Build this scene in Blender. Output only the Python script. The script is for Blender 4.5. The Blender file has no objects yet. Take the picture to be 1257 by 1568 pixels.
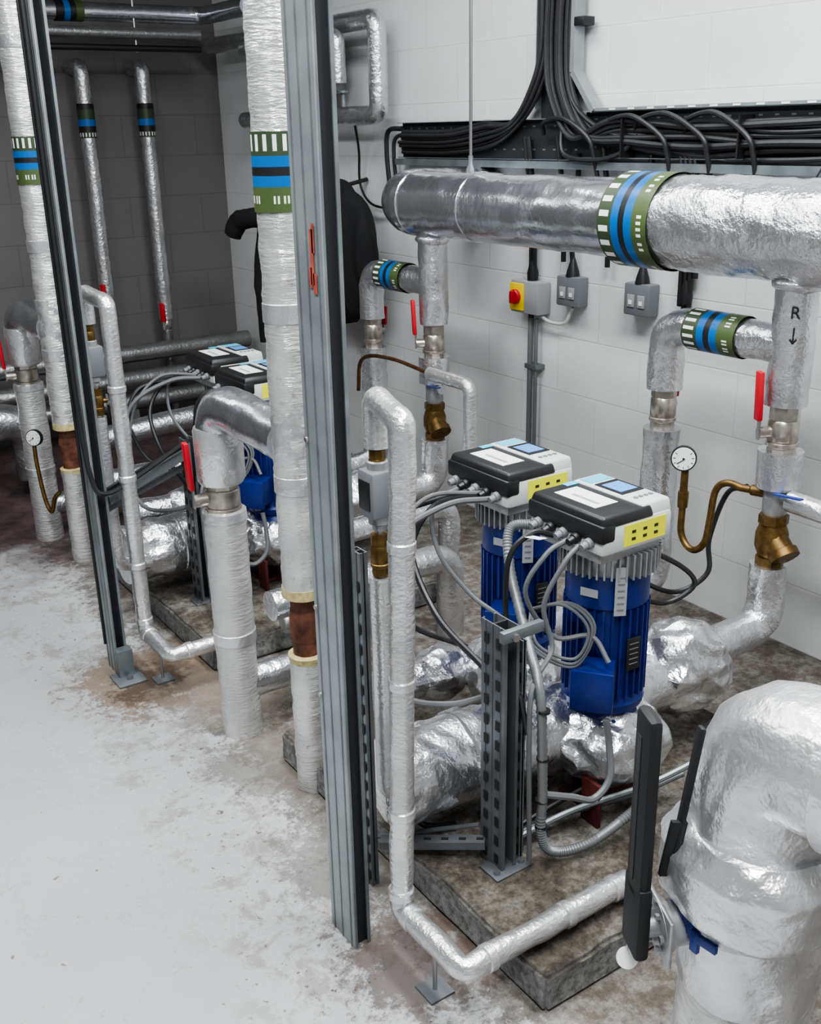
import bpy, bmesh, math, random
from mathutils import Vector, Matrix, noise
random.seed(4)
V=Vector
# ------------------------------------------------------------ materials
MATS={}
def new_mat(name):
    m=bpy.data.materials.new(name); m.use_nodes=True
    nt=m.node_tree; b=nt.nodes['Principled BSDF']
    MATS[name]=m
    return m,nt,b
def N(nt,t,**k):
    n=nt.nodes.new(t)
    for a,v in k.items():
        if a in n.inputs.keys(): n.inputs[a].default_value=v
        else: setattr(n,a,v)
    return n
def ramp(nt,fac,stops):
    r=nt.nodes.new('ShaderNodeValToRGB')
    e=r.color_ramp.elements
    while len(e)<len(stops): e.new(0.5)
    for i,(p,c) in enumerate(stops):
        e[i].position=p; e[i].color=(c[0],c[1],c[2],1) if len(c)==3 else c
    nt.links.new(fac,r.inputs[0]); return r
def mixc(nt,f,a,b):
    m=nt.nodes.new('ShaderNodeMix'); m.data_type='RGBA'
    for s,v in ((0,f),(6,a),(7,b)):
        if hasattr(v,'links'): nt.links.new(v,m.inputs[s])
        else: m.inputs[s].default_value=v if s==0 else (v[0],v[1],v[2],1)
    return m.outputs[2]
def simple(name,col,metal=0,rough=.5,var=.0,bump=0,bscale=60):
    m,nt,b=new_mat(name)
    b.inputs['Metallic'].default_value=metal; b.inputs['Roughness'].default_value=rough
    b.inputs['Base Color'].default_value=(*col,1)
    if var or bump:
        tc=N(nt,'ShaderNodeTexCoord'); nz=N(nt,'ShaderNodeTexNoise',Scale=bscale,Detail=5.0)
        nt.links.new(tc.outputs['Object'],nz.inputs['Vector'])
        if var:
            r=ramp(nt,nz.outputs[0],[(.3,tuple(c*(1-var) for c in col)),(.7,tuple(min(1,c*(1+var)) for c in col))])
            nt.links.new(r.outputs[0],b.inputs['Base Color'])
        if bump:
            bp=N(nt,'ShaderNodeBump',Strength=bump,Distance=.003)
            nt.links.new(nz.outputs[0],bp.inputs['Height']); nt.links.new(bp.outputs[0],b.inputs['Normal'])
    return m
def foil(name,col,metal,rough,strength,stretch=None,s1=16.0,s2=60.0,speck=.0,w2=1.0):
    m,nt,b=new_mat(name)
    tc=N(nt,'ShaderNodeTexCoord'); src=tc.outputs['Object']
    if stretch:
        mp=N(nt,'ShaderNodeMapping'); mp.inputs['Scale'].default_value=stretch
        nt.links.new(src,mp.inputs['Vector']); vec=mp.outputs[0]
    else: vec=src
    rd=N(nt,'ShaderNodeTexNoise',Scale=s1,Detail=3.0,Roughness=.5,Distortion=.6); rd.noise_type='RIDGED_MULTIFRACTAL'
    nt.links.new(vec,rd.inputs['Vector'])
    n2=N(nt,'ShaderNodeTexNoise',Scale=s2,Detail=3.0,Roughness=.6); nt.links.new(vec,n2.inputs['Vector'])
    w_=N(nt,'ShaderNodeMath',operation='MULTIPLY'); nt.links.new(n2.outputs[0],w_.inputs[0]); w_.inputs[1].default_value=w2
    add=N(nt,'ShaderNodeMath',operation='MULTIPLY_ADD'); nt.links.new(rd.outputs[0],add.inputs[0]); add.inputs[1].default_value=.55
    nt.links.new(w_.outputs[0],add.inputs[2])
    bp=N(nt,'ShaderNodeBump',Strength=strength,Distance=.012); nt.links.new(add.outputs[0],bp.inputs['Height'])
    nt.links.new(bp.outputs[0],b.inputs['Normal'])
    n3=N(nt,'ShaderNodeTexNoise',Scale=7.0,Detail=4.0); nt.links.new(src,n3.inputs['Vector'])
    r=ramp(nt,n3.outputs[0],[(.35,tuple(c*.72 for c in col)),(.6,col)])
    out=r.outputs[0]
    if speck:
        n4=N(nt,'ShaderNodeTexNoise',Scale=38.0,Detail=5.0,Roughness=.7); nt.links.new(src,n4.inputs['Vector'])
        rr=ramp(nt,n4.outputs[0],[(.62,(0,0,0)),(.68,(speck,)*3)])
        out=mixc(nt,rr.outputs[0],out,(.25,.2,.15))
    nt.links.new(out,b.inputs['Base Color'])
    rr=ramp(nt,n3.outputs[0],[(.3,(rough*1.4,)*3),(.7,(rough*.75,)*3)]); nt.links.new(rr.outputs[0],b.inputs['Roughness'])
    b.inputs['Metallic'].default_value=metal
    return m
foil('foil',(.76,.77,.79),.95,.26,.38)
foil('foil_smooth',(.66,.68,.72),.95,.22,.20,s1=9.0,s2=26.0)
foil('foil_white',(.78,.78,.77),.70,.34,.40,stretch=(1,1,4.5),s1=13.0,s2=30.0,speck=.5)
foil('foil_small',(.74,.74,.74),.85,.30,.30,stretch=(1,1,2.0),s1=22.0,s2=50.0)
foil('foil_crumple',(.76,.77,.79),.95,.25,.45,s1=10.0,s2=30.0,w2=1.0)
foil('foil_bright',(.80,.80,.81),.82,.31,.42,s1=9.0,s2=30.0,w2=1.0)
foil('foil_dark',(.34,.34,.34),.8,.35,.3)
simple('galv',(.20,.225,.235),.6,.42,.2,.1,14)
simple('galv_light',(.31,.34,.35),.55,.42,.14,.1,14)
simple('galv_dark',(.14,.15,.16),.5,.5,.2,.1,14)
simple('dark_slot',(.012,.012,.013),.0,.7)
simple('strut_inner',(.03,.033,.037),.3,.55)  # near-black: shade inside strut channels put into the colour; also colours tray backs
simple('black',(.012,.012,.013),0,.42)
simple('lever_black',(.008,.008,.009),0,.65)
simple('black_rubber',(.018,.018,.02),0,.5,.2,.1)
simple('black_matte',(.006,.006,.007),0,.9,.3,.5,30)
simple('blue_band',(.0,.11,.36),0,.35)
simple('green_band',(.06,.09,.028),0,.45)
simple('dkgreen_band',(.035,.055,.025),0,.45)
simple('white',(.80,.80,.78),0,.5)
simple('white_plastic',(.55,.56,.55),0,.42)
simple('grey_plastic',(.15,.16,.17),0,.5)
simple('light_grey_plastic',(.30,.31,.32),0,.5)
simple('yellow',(.78,.76,.02),0,.45)
simple('yellow_iso',(.85,.6,.0),0,.45)
simple('red',(.45,.008,.02),0,.38)
simple('red_paint_mark',(.30,.05,.03),0,.7,.5,.2,30)
simple('dark_red',(.08,.012,.010),0,.6,.3,.2)
simple('motor_blue',(.003,.015,.14),.1,.35,.2,.05,20)
simple('lcd_blue',(.10,.28,.62),0,.25)
simple('cyan',(.08,.45,.62),0,.4)
simple('cast_alu',(.38,.39,.40),.7,.42,.1,.2,60)
simple('nickel',(.46,.41,.36),.9,.3,.25,.15,40)
simple('brass',(.42,.28,.10),.9,.33,.3,.2,40)
simple('old_brass',(.15,.09,.03),.8,.42,.4,.2,40)
simple('copper',(.13,.065,.03),.85,.4,.4,.1,30)
simple('rust',(.13,.05,.03),.3,.7,.6,.6,30)
simple('foam_yellow',(.46,.39,.19),0,.9,.3,.6,60)
simple('cable_grey',(.105,.11,.115),0,.5)
simple('conduit_grey',(.17,.18,.185),.4,.4)
simple('ink_blue',(.02,.04,.22),0,.5)
simple('steel',(.4,.4,.4),.9,.3)
simple('glass_face',(.7,.71,.70),0,.6)
simple('grey_duct',(.2,.2,.2),.3,.5)
def concrete():
    m,nt,b=new_mat('concrete')
    tc=N(nt,'ShaderNodeTexCoord'); geo=N(nt,'ShaderNodeNewGeometry'); sep=N(nt,'ShaderNodeSeparateXYZ')
    nt.links.new(geo.outputs['Normal'],sep.inputs[0])
    n1=N(nt,'ShaderNodeTexNoise',Scale=7.0,Detail=8.0,Roughness=.75); nt.links.new(tc.outputs['Object'],n1.inputs['Vector'])
    n2=N(nt,'ShaderNodeTexNoise',Scale=45.0,Detail=8.0,Roughness=.75); nt.links.new(tc.outputs['Object'],n2.inputs['Vector'])
    side=ramp(nt,n1.outputs[0],[(.3,(.16,.157,.15)),(.55,(.30,.30,.29)),(.75,(.40,.40,.39))])
    top=ramp(nt,n1.outputs[0],[(.34,(.045,.035,.027)),(.46,(.11,.09,.07)),(.56,(.20,.18,.15)),(.66,(.32,.31,.285))])
    c=mixc(nt,sep.outputs[2],side.outputs[0],top.outputs[0])
    sp=ramp(nt,n2.outputs[0],[(.40,(.35,.32,.30)),(.56,(1,1,1))])
    mm=nt.nodes.new('ShaderNodeMix'); mm.data_type='RGBA'; mm.blend_type='MULTIPLY'; mm.inputs[0].default_value=.8
    nt.links.new(c,mm.inputs[6]); nt.links.new(sp.outputs[0],mm.inputs[7])
    nt.links.new(mm.outputs[2],b.inputs['Base Color']); b.inputs['Roughness'].default_value=.9
    bp=N(nt,'ShaderNodeBump',Strength=.8,Distance=.012); nt.links.new(n2.outputs[0],bp.inputs['Height']); nt.links.new(bp.outputs[0],b.inputs['Normal'])
concrete()
def floor_mat():
    m,nt,b=new_mat('floor_paint')
    tc=N(nt,'ShaderNodeTexCoord'); P=tc.outputs['Object']
    def nz(s,d=6.0,r=.6,dist=0.0):
        n=N(nt,'ShaderNodeTexNoise',Scale=float(s),Detail=d,Roughness=r,Distortion=dist); nt.links.new(P,n.inputs['Vector']); return n.outputs[0]
    sep=N(nt,'ShaderNodeSeparateXYZ'); nt.links.new(P,sep.inputs[0])
    def math_(op,a,b_,c=None):
        n=N(nt,'ShaderNodeMath',operation=op)
        for i,v in enumerate((a,b_,c)):
            if v is None: continue
            if hasattr(v,'links'): nt.links.new(v,n.inputs[i])
            else: n.inputs[i].default_value=v
        return n.outputs[0]
    def mul(a,b_):
        k=nt.nodes.new('ShaderNodeMix'); k.data_type='RGBA'; k.blend_type='MULTIPLY'; k.inputs[0].default_value=1
        nt.links.new(a,k.inputs[6]); nt.links.new(b_,k.inputs[7]); return k.outputs[2]
    base=ramp(nt,nz(1.2,3.0),[(.3,(.39,.405,.41)),(.7,(.435,.45,.455))]).outputs[0]
    fine=nz(26,10.0,.8)
    # clean on the walkway, dirtier beside the pipes
    prox=ramp(nt,math_('MULTIPLY_ADD',nz(2.5,5.0,.6),.5,sep.outputs[0]),[(.86,(.0,.0,.0)),(1.25,(1,1,1))]).outputs[0]
    chips=ramp(nt,nz(24,2.0,.5,.3),[(.735,(0,0,0)),(.75,(.85,.85,.85))]).outputs[0]
    base=mixc(nt,chips,base,(.17,.14,.12))
    scr=ramp(nt,nz(5,4.0,.6,.8),[(.62,(0,0,0)),(.70,(.30,.30,.30))]).outputs[0]
    base=mixc(nt,scr,base,(.31,.305,.295))
    s1=ramp(nt,nz(8,10.0,.8,.3),[(.50,(0,0,0)),(.58,(.75,.75,.75))]).outputs[0]
    base=mixc(nt,mul(s1,prox),base,(.24,.225,.205))
    s2=ramp(nt,nz(45,6.0,.75),[(.60,(0,0,0)),(.64,(1,1,1))]).outputs[0]
    base=mixc(nt,mul(s2,prox),base,(.10,.08,.06))
    nn=nz(2.0,7.0,.65,.3); ab=math_('ABSOLUTE',math_('SUBTRACT',nn,.5),0)
    cr=ramp(nt,ab,[(.0,(.5,.5,.5)),(.0018,(0,0,0))]).outputs[0]
    base=mixc(nt,cr,base,(.20,.185,.17))
    e=math_('ADD',math_('MULTIPLY_ADD',nz(6,10.0,.8,.2),.62,sep.outputs[0]),math_('MULTIPLY_ADD',fine,.6,-.30))
    dm=ramp(nt,math_('SUBTRACT',e,.92),[(.40,(0,0,0)),(.46,(.85,.85,.85)),(.56,(1,1,1))]).outputs[0]
    dirt=ramp(nt,nz(14,10.0,.8),[(.3,(.035,.027,.02)),(.47,(.11,.09,.072)),(.60,(.23,.215,.195)),(.68,(.34,.335,.32))]).outputs[0]
    base=mixc(nt,dm,base,dirt)
    for (px,py,rad,kk,colr) in ((1.00,3.05,.36,.8,(.17,.11,.065)),(1.02,3.0,.2,.85,(.06,.04,.028)),(1.0,1.50,.24,.8,(.08,.05,.037)),(1.06,1.85,.28,.7,(.14,.12,.10)),(1.1,2.35,.26,.7,(.15,.13,.105)),(1.15,2.8,.3,.7,(.19,.155,.125))):
        dx=math_('SUBTRACT',sep.outputs[0],px); dy=math_('SUBTRACT',sep.outputs[1],py)
        d=math_('SQRT',math_('ADD',math_('MULTIPLY',dx,dx),math_('MULTIPLY',dy,dy)),0)
        dd=math_('ADD',math_('DIVIDE',d,rad),math_('MULTIPLY_ADD',nz(11,10.0,.85,.2),2.8,-1.4))
        mk=ramp(nt,dd,[(.55,(kk,)*3),(.78,(0,0,0))]).outputs[0]
        base=mixc(nt,mk,base,colr)
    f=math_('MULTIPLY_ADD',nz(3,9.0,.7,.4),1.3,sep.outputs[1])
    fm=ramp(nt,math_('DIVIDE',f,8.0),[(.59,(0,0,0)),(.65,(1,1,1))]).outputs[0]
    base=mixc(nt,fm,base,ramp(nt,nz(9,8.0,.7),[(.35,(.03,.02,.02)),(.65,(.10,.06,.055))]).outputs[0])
    nt.links.new(base,b.inputs['Base Color'])
    rr=ramp(nt,nz(5),[(.3,(.28,)*3),(.7,(.42,)*3)]); nt.links.new(mixc(nt,dm,rr.outputs[0],(.8,.8,.8)),b.inputs['Roughness'])
    bp=N(nt,'ShaderNodeBump',Strength=.08,Distance=.003); nt.links.new(nz(60,4.0),bp.inputs['Height']); nt.links.new(bp.outputs[0],b.inputs['Normal'])
floor_mat()
def block_mat(name,col,mort,axis):
    m,nt,b=new_mat(name)
    tc=N(nt,'ShaderNodeTexCoord'); sep=N(nt,'ShaderNodeSeparateXYZ'); nt.links.new(tc.outputs['Object'],sep.inputs[0])
    cb=N(nt,'ShaderNodeCombineXYZ'); nt.links.new(sep.outputs[axis],cb.inputs[0]); nt.links.new(sep.outputs[2],cb.inputs[1])
    br=nt.nodes.new('ShaderNodeTexBrick'); nt.links.new(cb.outputs[0],br.inputs['Vector'])
    br.inputs['Scale'].default_value=1; br.inputs['Brick Width'].default_value=.45; br.inputs['Row Height'].default_value=.225
    br.inputs['Mortar Size'].default_value=.004; br.inputs['Mortar Smooth'].default_value=.8
    br.inputs['Color1'].default_value=(*col,1); br.inputs['Color2'].default_value=(*[c*.98 for c in col],1); br.inputs['Mortar'].default_value=(*mort,1)
    nz=N(nt,'ShaderNodeTexNoise',Scale=3.0,Detail=6.0); nt.links.new(tc.outputs['Object'],nz.inputs['Vector'])
    r=ramp(nt,nz.outputs[0],[(.3,(.92,.92,.915)),(.6,(1,1,1))])
    mm=nt.nodes.new('ShaderNodeMix'); mm.data_type='RGBA'; mm.blend_type='MULTIPLY'; mm.inputs[0].default_value=1
    nt.links.new(br.outputs[0],mm.inputs[6]); nt.links.new(r.outputs[0],mm.inputs[7])
    nt.links.new(mm.outputs[2],b.inputs['Base Color']); b.inputs['Roughness'].default_value=.8
    n2=N(nt,'ShaderNodeTexNoise',Scale=70.0,Detail=4.0); nt.links.new(tc.outputs['Object'],n2.inputs['Vector'])
    a=N(nt,'ShaderNodeMath',operation='MULTIPLY_ADD'); nt.links.new(br.outputs['Fac'],a.inputs[0]); a.inputs[1].default_value=-1.0; nt.links.new(n2.outputs[0],a.inputs[2])
    bp=N(nt,'ShaderNodeBump',Strength=.35,Distance=.003); nt.links.new(a.outputs[0],bp.inputs['Height']); nt.links.new(bp.outputs[0],b.inputs['Normal'])
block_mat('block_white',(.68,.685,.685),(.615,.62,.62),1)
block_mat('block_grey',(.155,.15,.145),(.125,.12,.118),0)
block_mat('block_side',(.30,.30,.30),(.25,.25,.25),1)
simple('ceiling_paint',(.32,.32,.32),0,.8,.05)
m,nt,b=new_mat('tube_light'); b.inputs['Emission Color'].default_value=(.95,.98,1,1); b.inputs['Emission Strength'].default_value=9
# ------------------------------------------------------------ mesh builder
def frame(d):
    d=V(d).normalized(); u=V((0,0,1)) if abs(d.z)<.9 else V((1,0,0))
    a=d.cross(u).normalized(); b=d.cross(a).normalized(); return d,a,b
def catmull(pts,n=8):
    pts=[V(p) for p in pts]; P=[pts[0]*2-pts[1]]+pts+[pts[-1]*2-pts[-2]]; out=[]
    for i in range(1,len(P)-2):
        for k in range(n):
            t=k/n; a,b,c,d=P[i-1],P[i],P[i+1],P[i+2]
            out.append(.5*((2*b)+(c-a)*t+(2*a-5*b+4*c-d)*t*t+(3*b-a-3*c+d)*t**3))
    out.append(pts[-1]); return out
def rounded(pts,br,step=.05):
    pts=[V(p) for p in pts]; out=[pts[0]]
    for i in range(1,len(pts)-1):
        a,b,c=pts[i-1],pts[i],pts[i+1]; d1=(a-b); d2=(c-b)
        k=min(br,d1.length*.49,d2.length*.49); p1=b+d1.normalized()*k; p2=b+d2.normalized()*k
        for j in range(9):
            t=j/8; out.append((1-t)**2*p1+2*t*(1-t)*b+t*t*p2)
    out.append(pts[-1]); res=[out[0]]
    for p in out[1:]:
        L=(p-res[-1]).length
        if L<1e-5: continue
        n=max(1,int(L/step)); s=res[-1].copy()
        for j in range(1,n+1): res.append(s.lerp(p,j/n))
    return res
class O:
    def __init__(s,name): s.name=name; s.bm=bmesh.new(); s.mats=[]; s.kids=[]
    def mi(s,m):
        if m not in s.mats: s.mats.append(m)
        return s.mats.index(m)
    def face(s,vs,m,sm=False):
        try: f=s.bm.faces.new(vs); f.material_index=s.mi(m); f.smooth=sm; return f
        except ValueError: return None
    def box(s,a,b,m,bev=0):
        a,b=V(a),V(b); c=(a+b)/2; h=(b-a)/2
        s.obox(c,V((1,0,0)),V((0,1,0)),V((0,0,1)),(abs(h.x),abs(h.y),abs(h.z)),m,bev)
    def obox(s,c,ax,ay,az,h,m,bev=0,taper=1):
        c=V(c); vs=[]
        tb=bmesh.new()
        for k in (-1,1):
            t=taper if k>0 else 1
            for i,j in ((-1,-1),(1,-1),(1,1),(-1,1)):
                vs.append(tb.verts.new(c+ax*(i*h[0]*t)+ay*(j*h[1]*t)+az*(k*h[2])))
        for q in ((3,2,1,0),(4,5,6,7),(0,1,5,4),(1,2,6,5),(2,3,7,6),(3,0,4,7)): tb.faces.new([vs[i] for i in q])
        if bev: bmesh.ops.bevel(tb,geom=list(tb.edges),offset=bev,segments=2,affect='EDGES',profile=.5)
        bmesh.ops.recalc_face_normals(tb,faces=tb.faces)
        s.merge(tb,m)
    def merge(s,tb,m,sm=False):
        mp={}
        for v in tb.verts: mp[v]=s.bm.verts.new(v.co)
        for f in tb.faces: s.face([mp[v] for v in f.verts],m,sm)
        tb.free()
    def bar(s,p,q,w,t,m,up=(0,0,1),bev=0):
        p,q=V(p),V(q); d=(q-p); L=d.length; d.normalize(); up=V(up); a=d.cross(up)
        if a.length<1e-3: a=d.cross(V((1,0,0)))
        a.normalize(); b=a.cross(d).normalized()
        s.obox((p+q)/2,d,a,b,(L/2,w/2,t/2),m,bev)
    def sweep(s,path,r,m,seg=20,cr=0,fr=14,cap=True,rib=0,sm=True):
        path=[V(p) for p in path]; n=len(path); d,a,b=frame(path[1]-path[0]); rings=[]
        for i,p in enumerate(path):
            if 0<i<n-1: t=(path[i+1]-path[i]).normalized()+(path[i]-path[i-1]).normalized()
            elif i==0: t=path[1]-path[0]
            else: t=path[-1]-path[-2]
            t.normalize(); a=(a-t*a.dot(t)).normalized(); b=t.cross(a)
            rr=r(i/(n-1)) if callable(r) else r
            if rib and i%2: rr*=1-rib
            ring=[]
            for k in range(seg):
                th=2*math.pi*k/seg; o=a*math.cos(th)+b*math.sin(th); q=p+o*rr
                if cr:
                    g=noise.noise(q*fr)*cr+noise.noise(q*fr*2.7)*cr*.5-abs(noise.noise(q*fr*1.6))*cr*.8; q=q+o*g
                ring.append(s.bm.verts.new(q))
            rings.append(ring)
        for i in range(n-1):
            for k in range(seg):
                s.face([rings[i][k],rings[i][(k+1)%seg],rings[i+1][(k+1)%seg],rings[i+1][k]],m,sm)
        if cap: s.face(rings[0][::-1],m); s.face(rings[-1],m)
    def pipe(s,pts,r,m,br=None,cr=.0012,seg=24,fr=14,step=.045,**k):
        s.sweep(rounded(pts,br if br is not None else r*1.7,step),r,m,seg,cr,fr,**k)
    def cable(s,pts,r,m,seg=8,n=8,**k): s.sweep(catmull(pts,n),r,m,seg,**k)
    def lathe(s,p,d,prof,m,seg=20,sm=True,rot=0):
        p=V(p); d,a,b=frame(d); rings=[]
        for t,r in prof:
            rings.append([s.bm.verts.new(p+d*t+(a*math.cos(2*math.pi*k/seg+rot)+b*math.sin(2*math.pi*k/seg+rot))*max(r,1e-4)) for k in range(seg)])
        for i in range(len(rings)-1):
            for k in range(seg): s.face([rings[i][k],rings[i][(k+1)%seg],rings[i+1][(k+1)%seg],rings[i+1][k]],m,sm)
        s.face(rings[0][::-1],m); s.face(rings[-1],m)
    def blob(s,c,h,m,cr=.02,fr=9,sub=5):
        tb=bmesh.new(); bmesh.ops.create_icosphere(tb,subdivisions=sub,radius=1)
        for v in tb.verts:
            o=v.co.copy(); q=V((o.x*h[0],o.y*h[1],o.z*h[2]))+V(c)
            g=noise.noise(q*fr)*cr-abs(noise.noise(q*fr*2.1))*cr*.8+noise.noise(q*fr*4)*cr*.25
            v.co=q+o*g
        s.merge(tb,m,True)
    def bands(s,p,d,r,secs,seg=40):
        p=V(p); d,a,b=frame(d); t=0
        for L,kind in secs:
            rows=[(0,L,None)]
            if kind=='ticks': rows=[(0,L*.12,'dkgreen_band'),(L*.12,L*.8,'T'),(L*.8,L,'dkgreen_band')]
            elif kind=='mark': rows=[(0,L*.35,'green_band'),(L*.35,L*.65,'M'),(L*.65,L,'green_band')]
            sg=seg*2
            for t0,t1,k2 in rows:
                ra=[[s.bm.verts.new(p+d*(t+tt)+(a*math.cos(2*math.pi*k/sg)+b*math.sin(2*math.pi*k/sg))*r) for k in range(sg)] for tt in (t0,t1)]
                for k in range(sg):
                    mm=kind if k2 is None else k2
                    if k2=='T': mm='white' if k%5 in (1,2) else 'dkgreen_band'
                    if k2=='M': mm='white' if k%16 in(1,3,6,8) else 'green_band'
                    s.face([ra[0][k],ra[0][(k+1)%sg],ra[1][(k+1)%sg],ra[1][k]],mm,True)
            t+=L
    def text(s,body,c,right,up,size,mat):
        cu=bpy.data.curves.new('marking','FONT'); cu.body=body; cu.size=size; cu.align_x='CENTER'; cu.align_y='CENTER'; cu.extrude=.0003
        right=V(right).normalized(); up=V(up); up=(up-right*up.dot(right)).normalized(); n=right.cross(up)
        ob=bpy.data.objects.new('marking',cu); bpy.context.collection.objects.link(ob)
        ob.matrix_world=Matrix(((right.x,up.x,n.x,c[0]),(right.y,up.y,n.y,c[1]),(right.z,up.z,n.z,c[2]),(0,0,0,1)))
        cu.materials.append(MATS[mat]); s.kids.append(ob)
    def done(s,sharp=40):
        me=bpy.data.meshes.new(s.name); s.bm.normal_update(); s.bm.to_mesh(me); s.bm.free()
        for m in s.mats: me.materials.append(MATS[m])
        try: me.set_sharp_from_angle(angle=math.radians(sharp))
        except Exception: pass
        o=bpy.data.objects.new(s.name,me); bpy.context.collection.objects.link(o)
        for k in s.kids: k.parent=o
        return o
BAND=lambda k:[(.048*k,'ticks'),(.022*k,'blue_band'),(.018*k,'black'),(.022*k,'blue_band'),(.052*k,'mark')]
def valve(o,p,d,r,lever=None,L=.13,col='red',m='nickel',ln=.1,ltip=None):
    p=V(p); d=V(d).normalized(); h=ln/2
    o.lathe(p-d*h,d,[(0,r*.86),(h*.5,r*.86)],m,8,False)
    o.lathe(p-d*h*.55,d,[(0,r*.70),(h*.15,r*.88),(h*.9,r*.88),(h*1.05,r*.70)],m,20)
    o.lathe(p+d*h*.35,d,[(0,r*.74),(h*.08,r*.93),(h*.22,r*.93),(h*.3,r*.74)],m,20)
    o.lathe(p+d*h*.5,d,[(0,r*.82),(h*.5,r*.82)],m,8,False)
    if lever is not None:
        l=V(lever).normalized(); q=p+l*r*1.5
        o.lathe(p,l,[(0,r*.35),(r*1.5,r*.35)],m,10)
        t=V(ltip).normalized() if ltip is not None else d
        o.bar(q-t*.02,q+t*L*.35,.014,.005,'steel',up=l)
        o.bar(q+t*L*.2+l*.004,q+t*L+l*.010,.030,.015,col,up=l,bev=.004)
def gauge(name,c,n,r,mface='glass_face'):
    g=O(name); n=V(n).normalized(); c=V(c)
    g.lathe(c-n*.018,n,[(0,r*.9),(.004,r),(.022,r)],'black',28)
    g.lathe(c+n*.004,n,[(0,r*.90),(.003,r*.88)],mface,28)
    _,a,b=frame(n)
    for k in range(9):
        t=math.radians(-130+k*32); u=a*math.sin(t)+b*math.cos(t)
        g.bar(c+n*.0078+u*r*.62,c+n*.0078+u*r*.8,.0016,.0008,'black',up=n)
    g.bar(c+n*.0085-a*r*.1,c+n*.0085+(a*.5+b*.4)*r,.002,.001,'black',up=n)
    g.lathe(c+n*.007,n,[(0,r*.1),(.003,r*.08)],'black',10)
    return g
# ------------------------------------------------------------ room
WX=2.87; FY=6.2
def shell(name,a,b,m):
    o=O(name); o.box(a,b,m); return o.done()
shell('floor',(-2.6,-1.8,-.1),(WX+.1,FY+.1,0),'floor_paint')
shell('wall_right',(WX,-1.8,0),(WX+.1,FY+.1,3.1),'block_white')
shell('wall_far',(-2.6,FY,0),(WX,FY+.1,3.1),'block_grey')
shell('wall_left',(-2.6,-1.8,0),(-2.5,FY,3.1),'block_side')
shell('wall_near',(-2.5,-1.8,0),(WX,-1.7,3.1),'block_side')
shell('ceiling',(-2.6,-1.8,3.1),(WX+.1,FY+.1,3.2),'ceiling_paint')
for i,(x,y) in enumerate(((.2,.4),(1.75,1.2),(.2,2.6),(1.7,3.0),(.3,4.9))):
    o=O('fluorescent_light')
    o.box((x-.07,y-.6,3.05),(x+.07,y+.6,3.1),'white_plastic',.01)
    for dx in (-.035,.035): o.sweep([(x+dx,y-.58,3.03),(x+dx,y+.58,3.03)],.013,'tube_light',12)
    for e in (-.59,.59): o.box((x-.06,y+e-.012,3.01),(x+.06,y+e+.012,3.06),'white_plastic',.003)
    o.done()
    ld=bpy.data.lights.new('lamp_%d'%i,'AREA'); ld.shape='RECTANGLE'; ld.size=.45; ld.size_y=1.4
    ld.energy=(68,57,43,26,8)[i]; ld.color=(.94,.975,1)
    lo=bpy.data.objects.new('lamp_%d'%i,ld); lo.location=(x,y,2.98); bpy.context.collection.objects.link(lo)
# ------------------------------------------------------------ plinths
def plinth(name,a,b):
    o=O(name); tb=bmesh.new(); a=V(a); b=V(b)
    bmesh.ops.create_cube(tb,size=1)
    for v in tb.verts: v.co=V(((a.x+b.x)/2+v.co.x*(b.x-a.x),(a.y+b.y)/2+v.co.y*(b.y-a.y),(a.z+b.z)/2+v.co.z*(b.z-a.z)))
    bmesh.ops.bevel(tb,geom=list(tb.edges),offset=.008,segments=2,affect='EDGES')
    bmesh.ops.subdivide_edges(tb,edges=[e for e in tb.edges if e.calc_length()>.05],cuts=18,use_grid_fill=True)
    for v in tb.verts:
        if v.co.z>.01: v.co+=noise.noise_vector(v.co*11)*.008+noise.noise_vector(v.co*30)*.003
    o.merge(tb,'concrete',True); return o.done(50)
plinth('concrete_plinth',(1.13,1.22,0),(2.2,2.36,.09))
plinth('concrete_plinth',(1.19,2.95,0),(2.2,4.12,.09))
# ------------------------------------------------------------ struts
AX=(V((1,0,0)),V((0,1,0)),V((0,0,1)))
def strut(o,x,y,z0,z1,w=.041,l=.10,slots=False,plate=True,inner='strut_inner',face='galv_light',side='galv'):
    t=.003
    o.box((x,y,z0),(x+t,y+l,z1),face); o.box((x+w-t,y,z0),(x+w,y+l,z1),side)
    o.box((x+t,y+l/2-t,z0),(x+w-t,y+l/2+t,z1),inner)
    for yy in (y,y+l-t):
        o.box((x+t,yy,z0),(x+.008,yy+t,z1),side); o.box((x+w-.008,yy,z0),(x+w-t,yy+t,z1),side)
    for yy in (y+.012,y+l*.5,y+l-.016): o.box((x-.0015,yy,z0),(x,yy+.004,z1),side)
    if slots:
        z=z0+.03
        while z<z1-.03:
            for yy in (y+l*.25,y+l*.75): o.obox((x-.0022,yy,z),*AX,(.0006,.007,.012),'dark_slot')
            o.obox((x+w+.0005,y+l*.25,z),*AX,(.0012,.007,.012),'dark_slot')
            z+=.05
    if plate:
        o.box((x-.03,y-.02,z0),(x+w+.03,y+l*.6,z0+.006),side,.001)
        for dx in (-.015,w+.015): o.lathe((x+dx,y,z0+.006),(0,0,1),[(0,.008),(.008,.008)],'steel',6,False)
o=O('strut_channel_post'); strut(o,.91,1.60,0,3.1,plate=False)
o.box((.917,1.612,0),(.947,1.618,3.1),'strut_inner')  # added dark sheet, stands for the shade in the open channel
for (a,b_,c,d) in ((1.628,1.640,1.445,1.54),(1.620,1.632,1.43,1.465),(1.624,1.633,1.50,1.55),(1.636,1.646,1.44,1.475)): o.box((.9078,a,c),(.9084,b_,d),'red_paint_mark')
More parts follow.
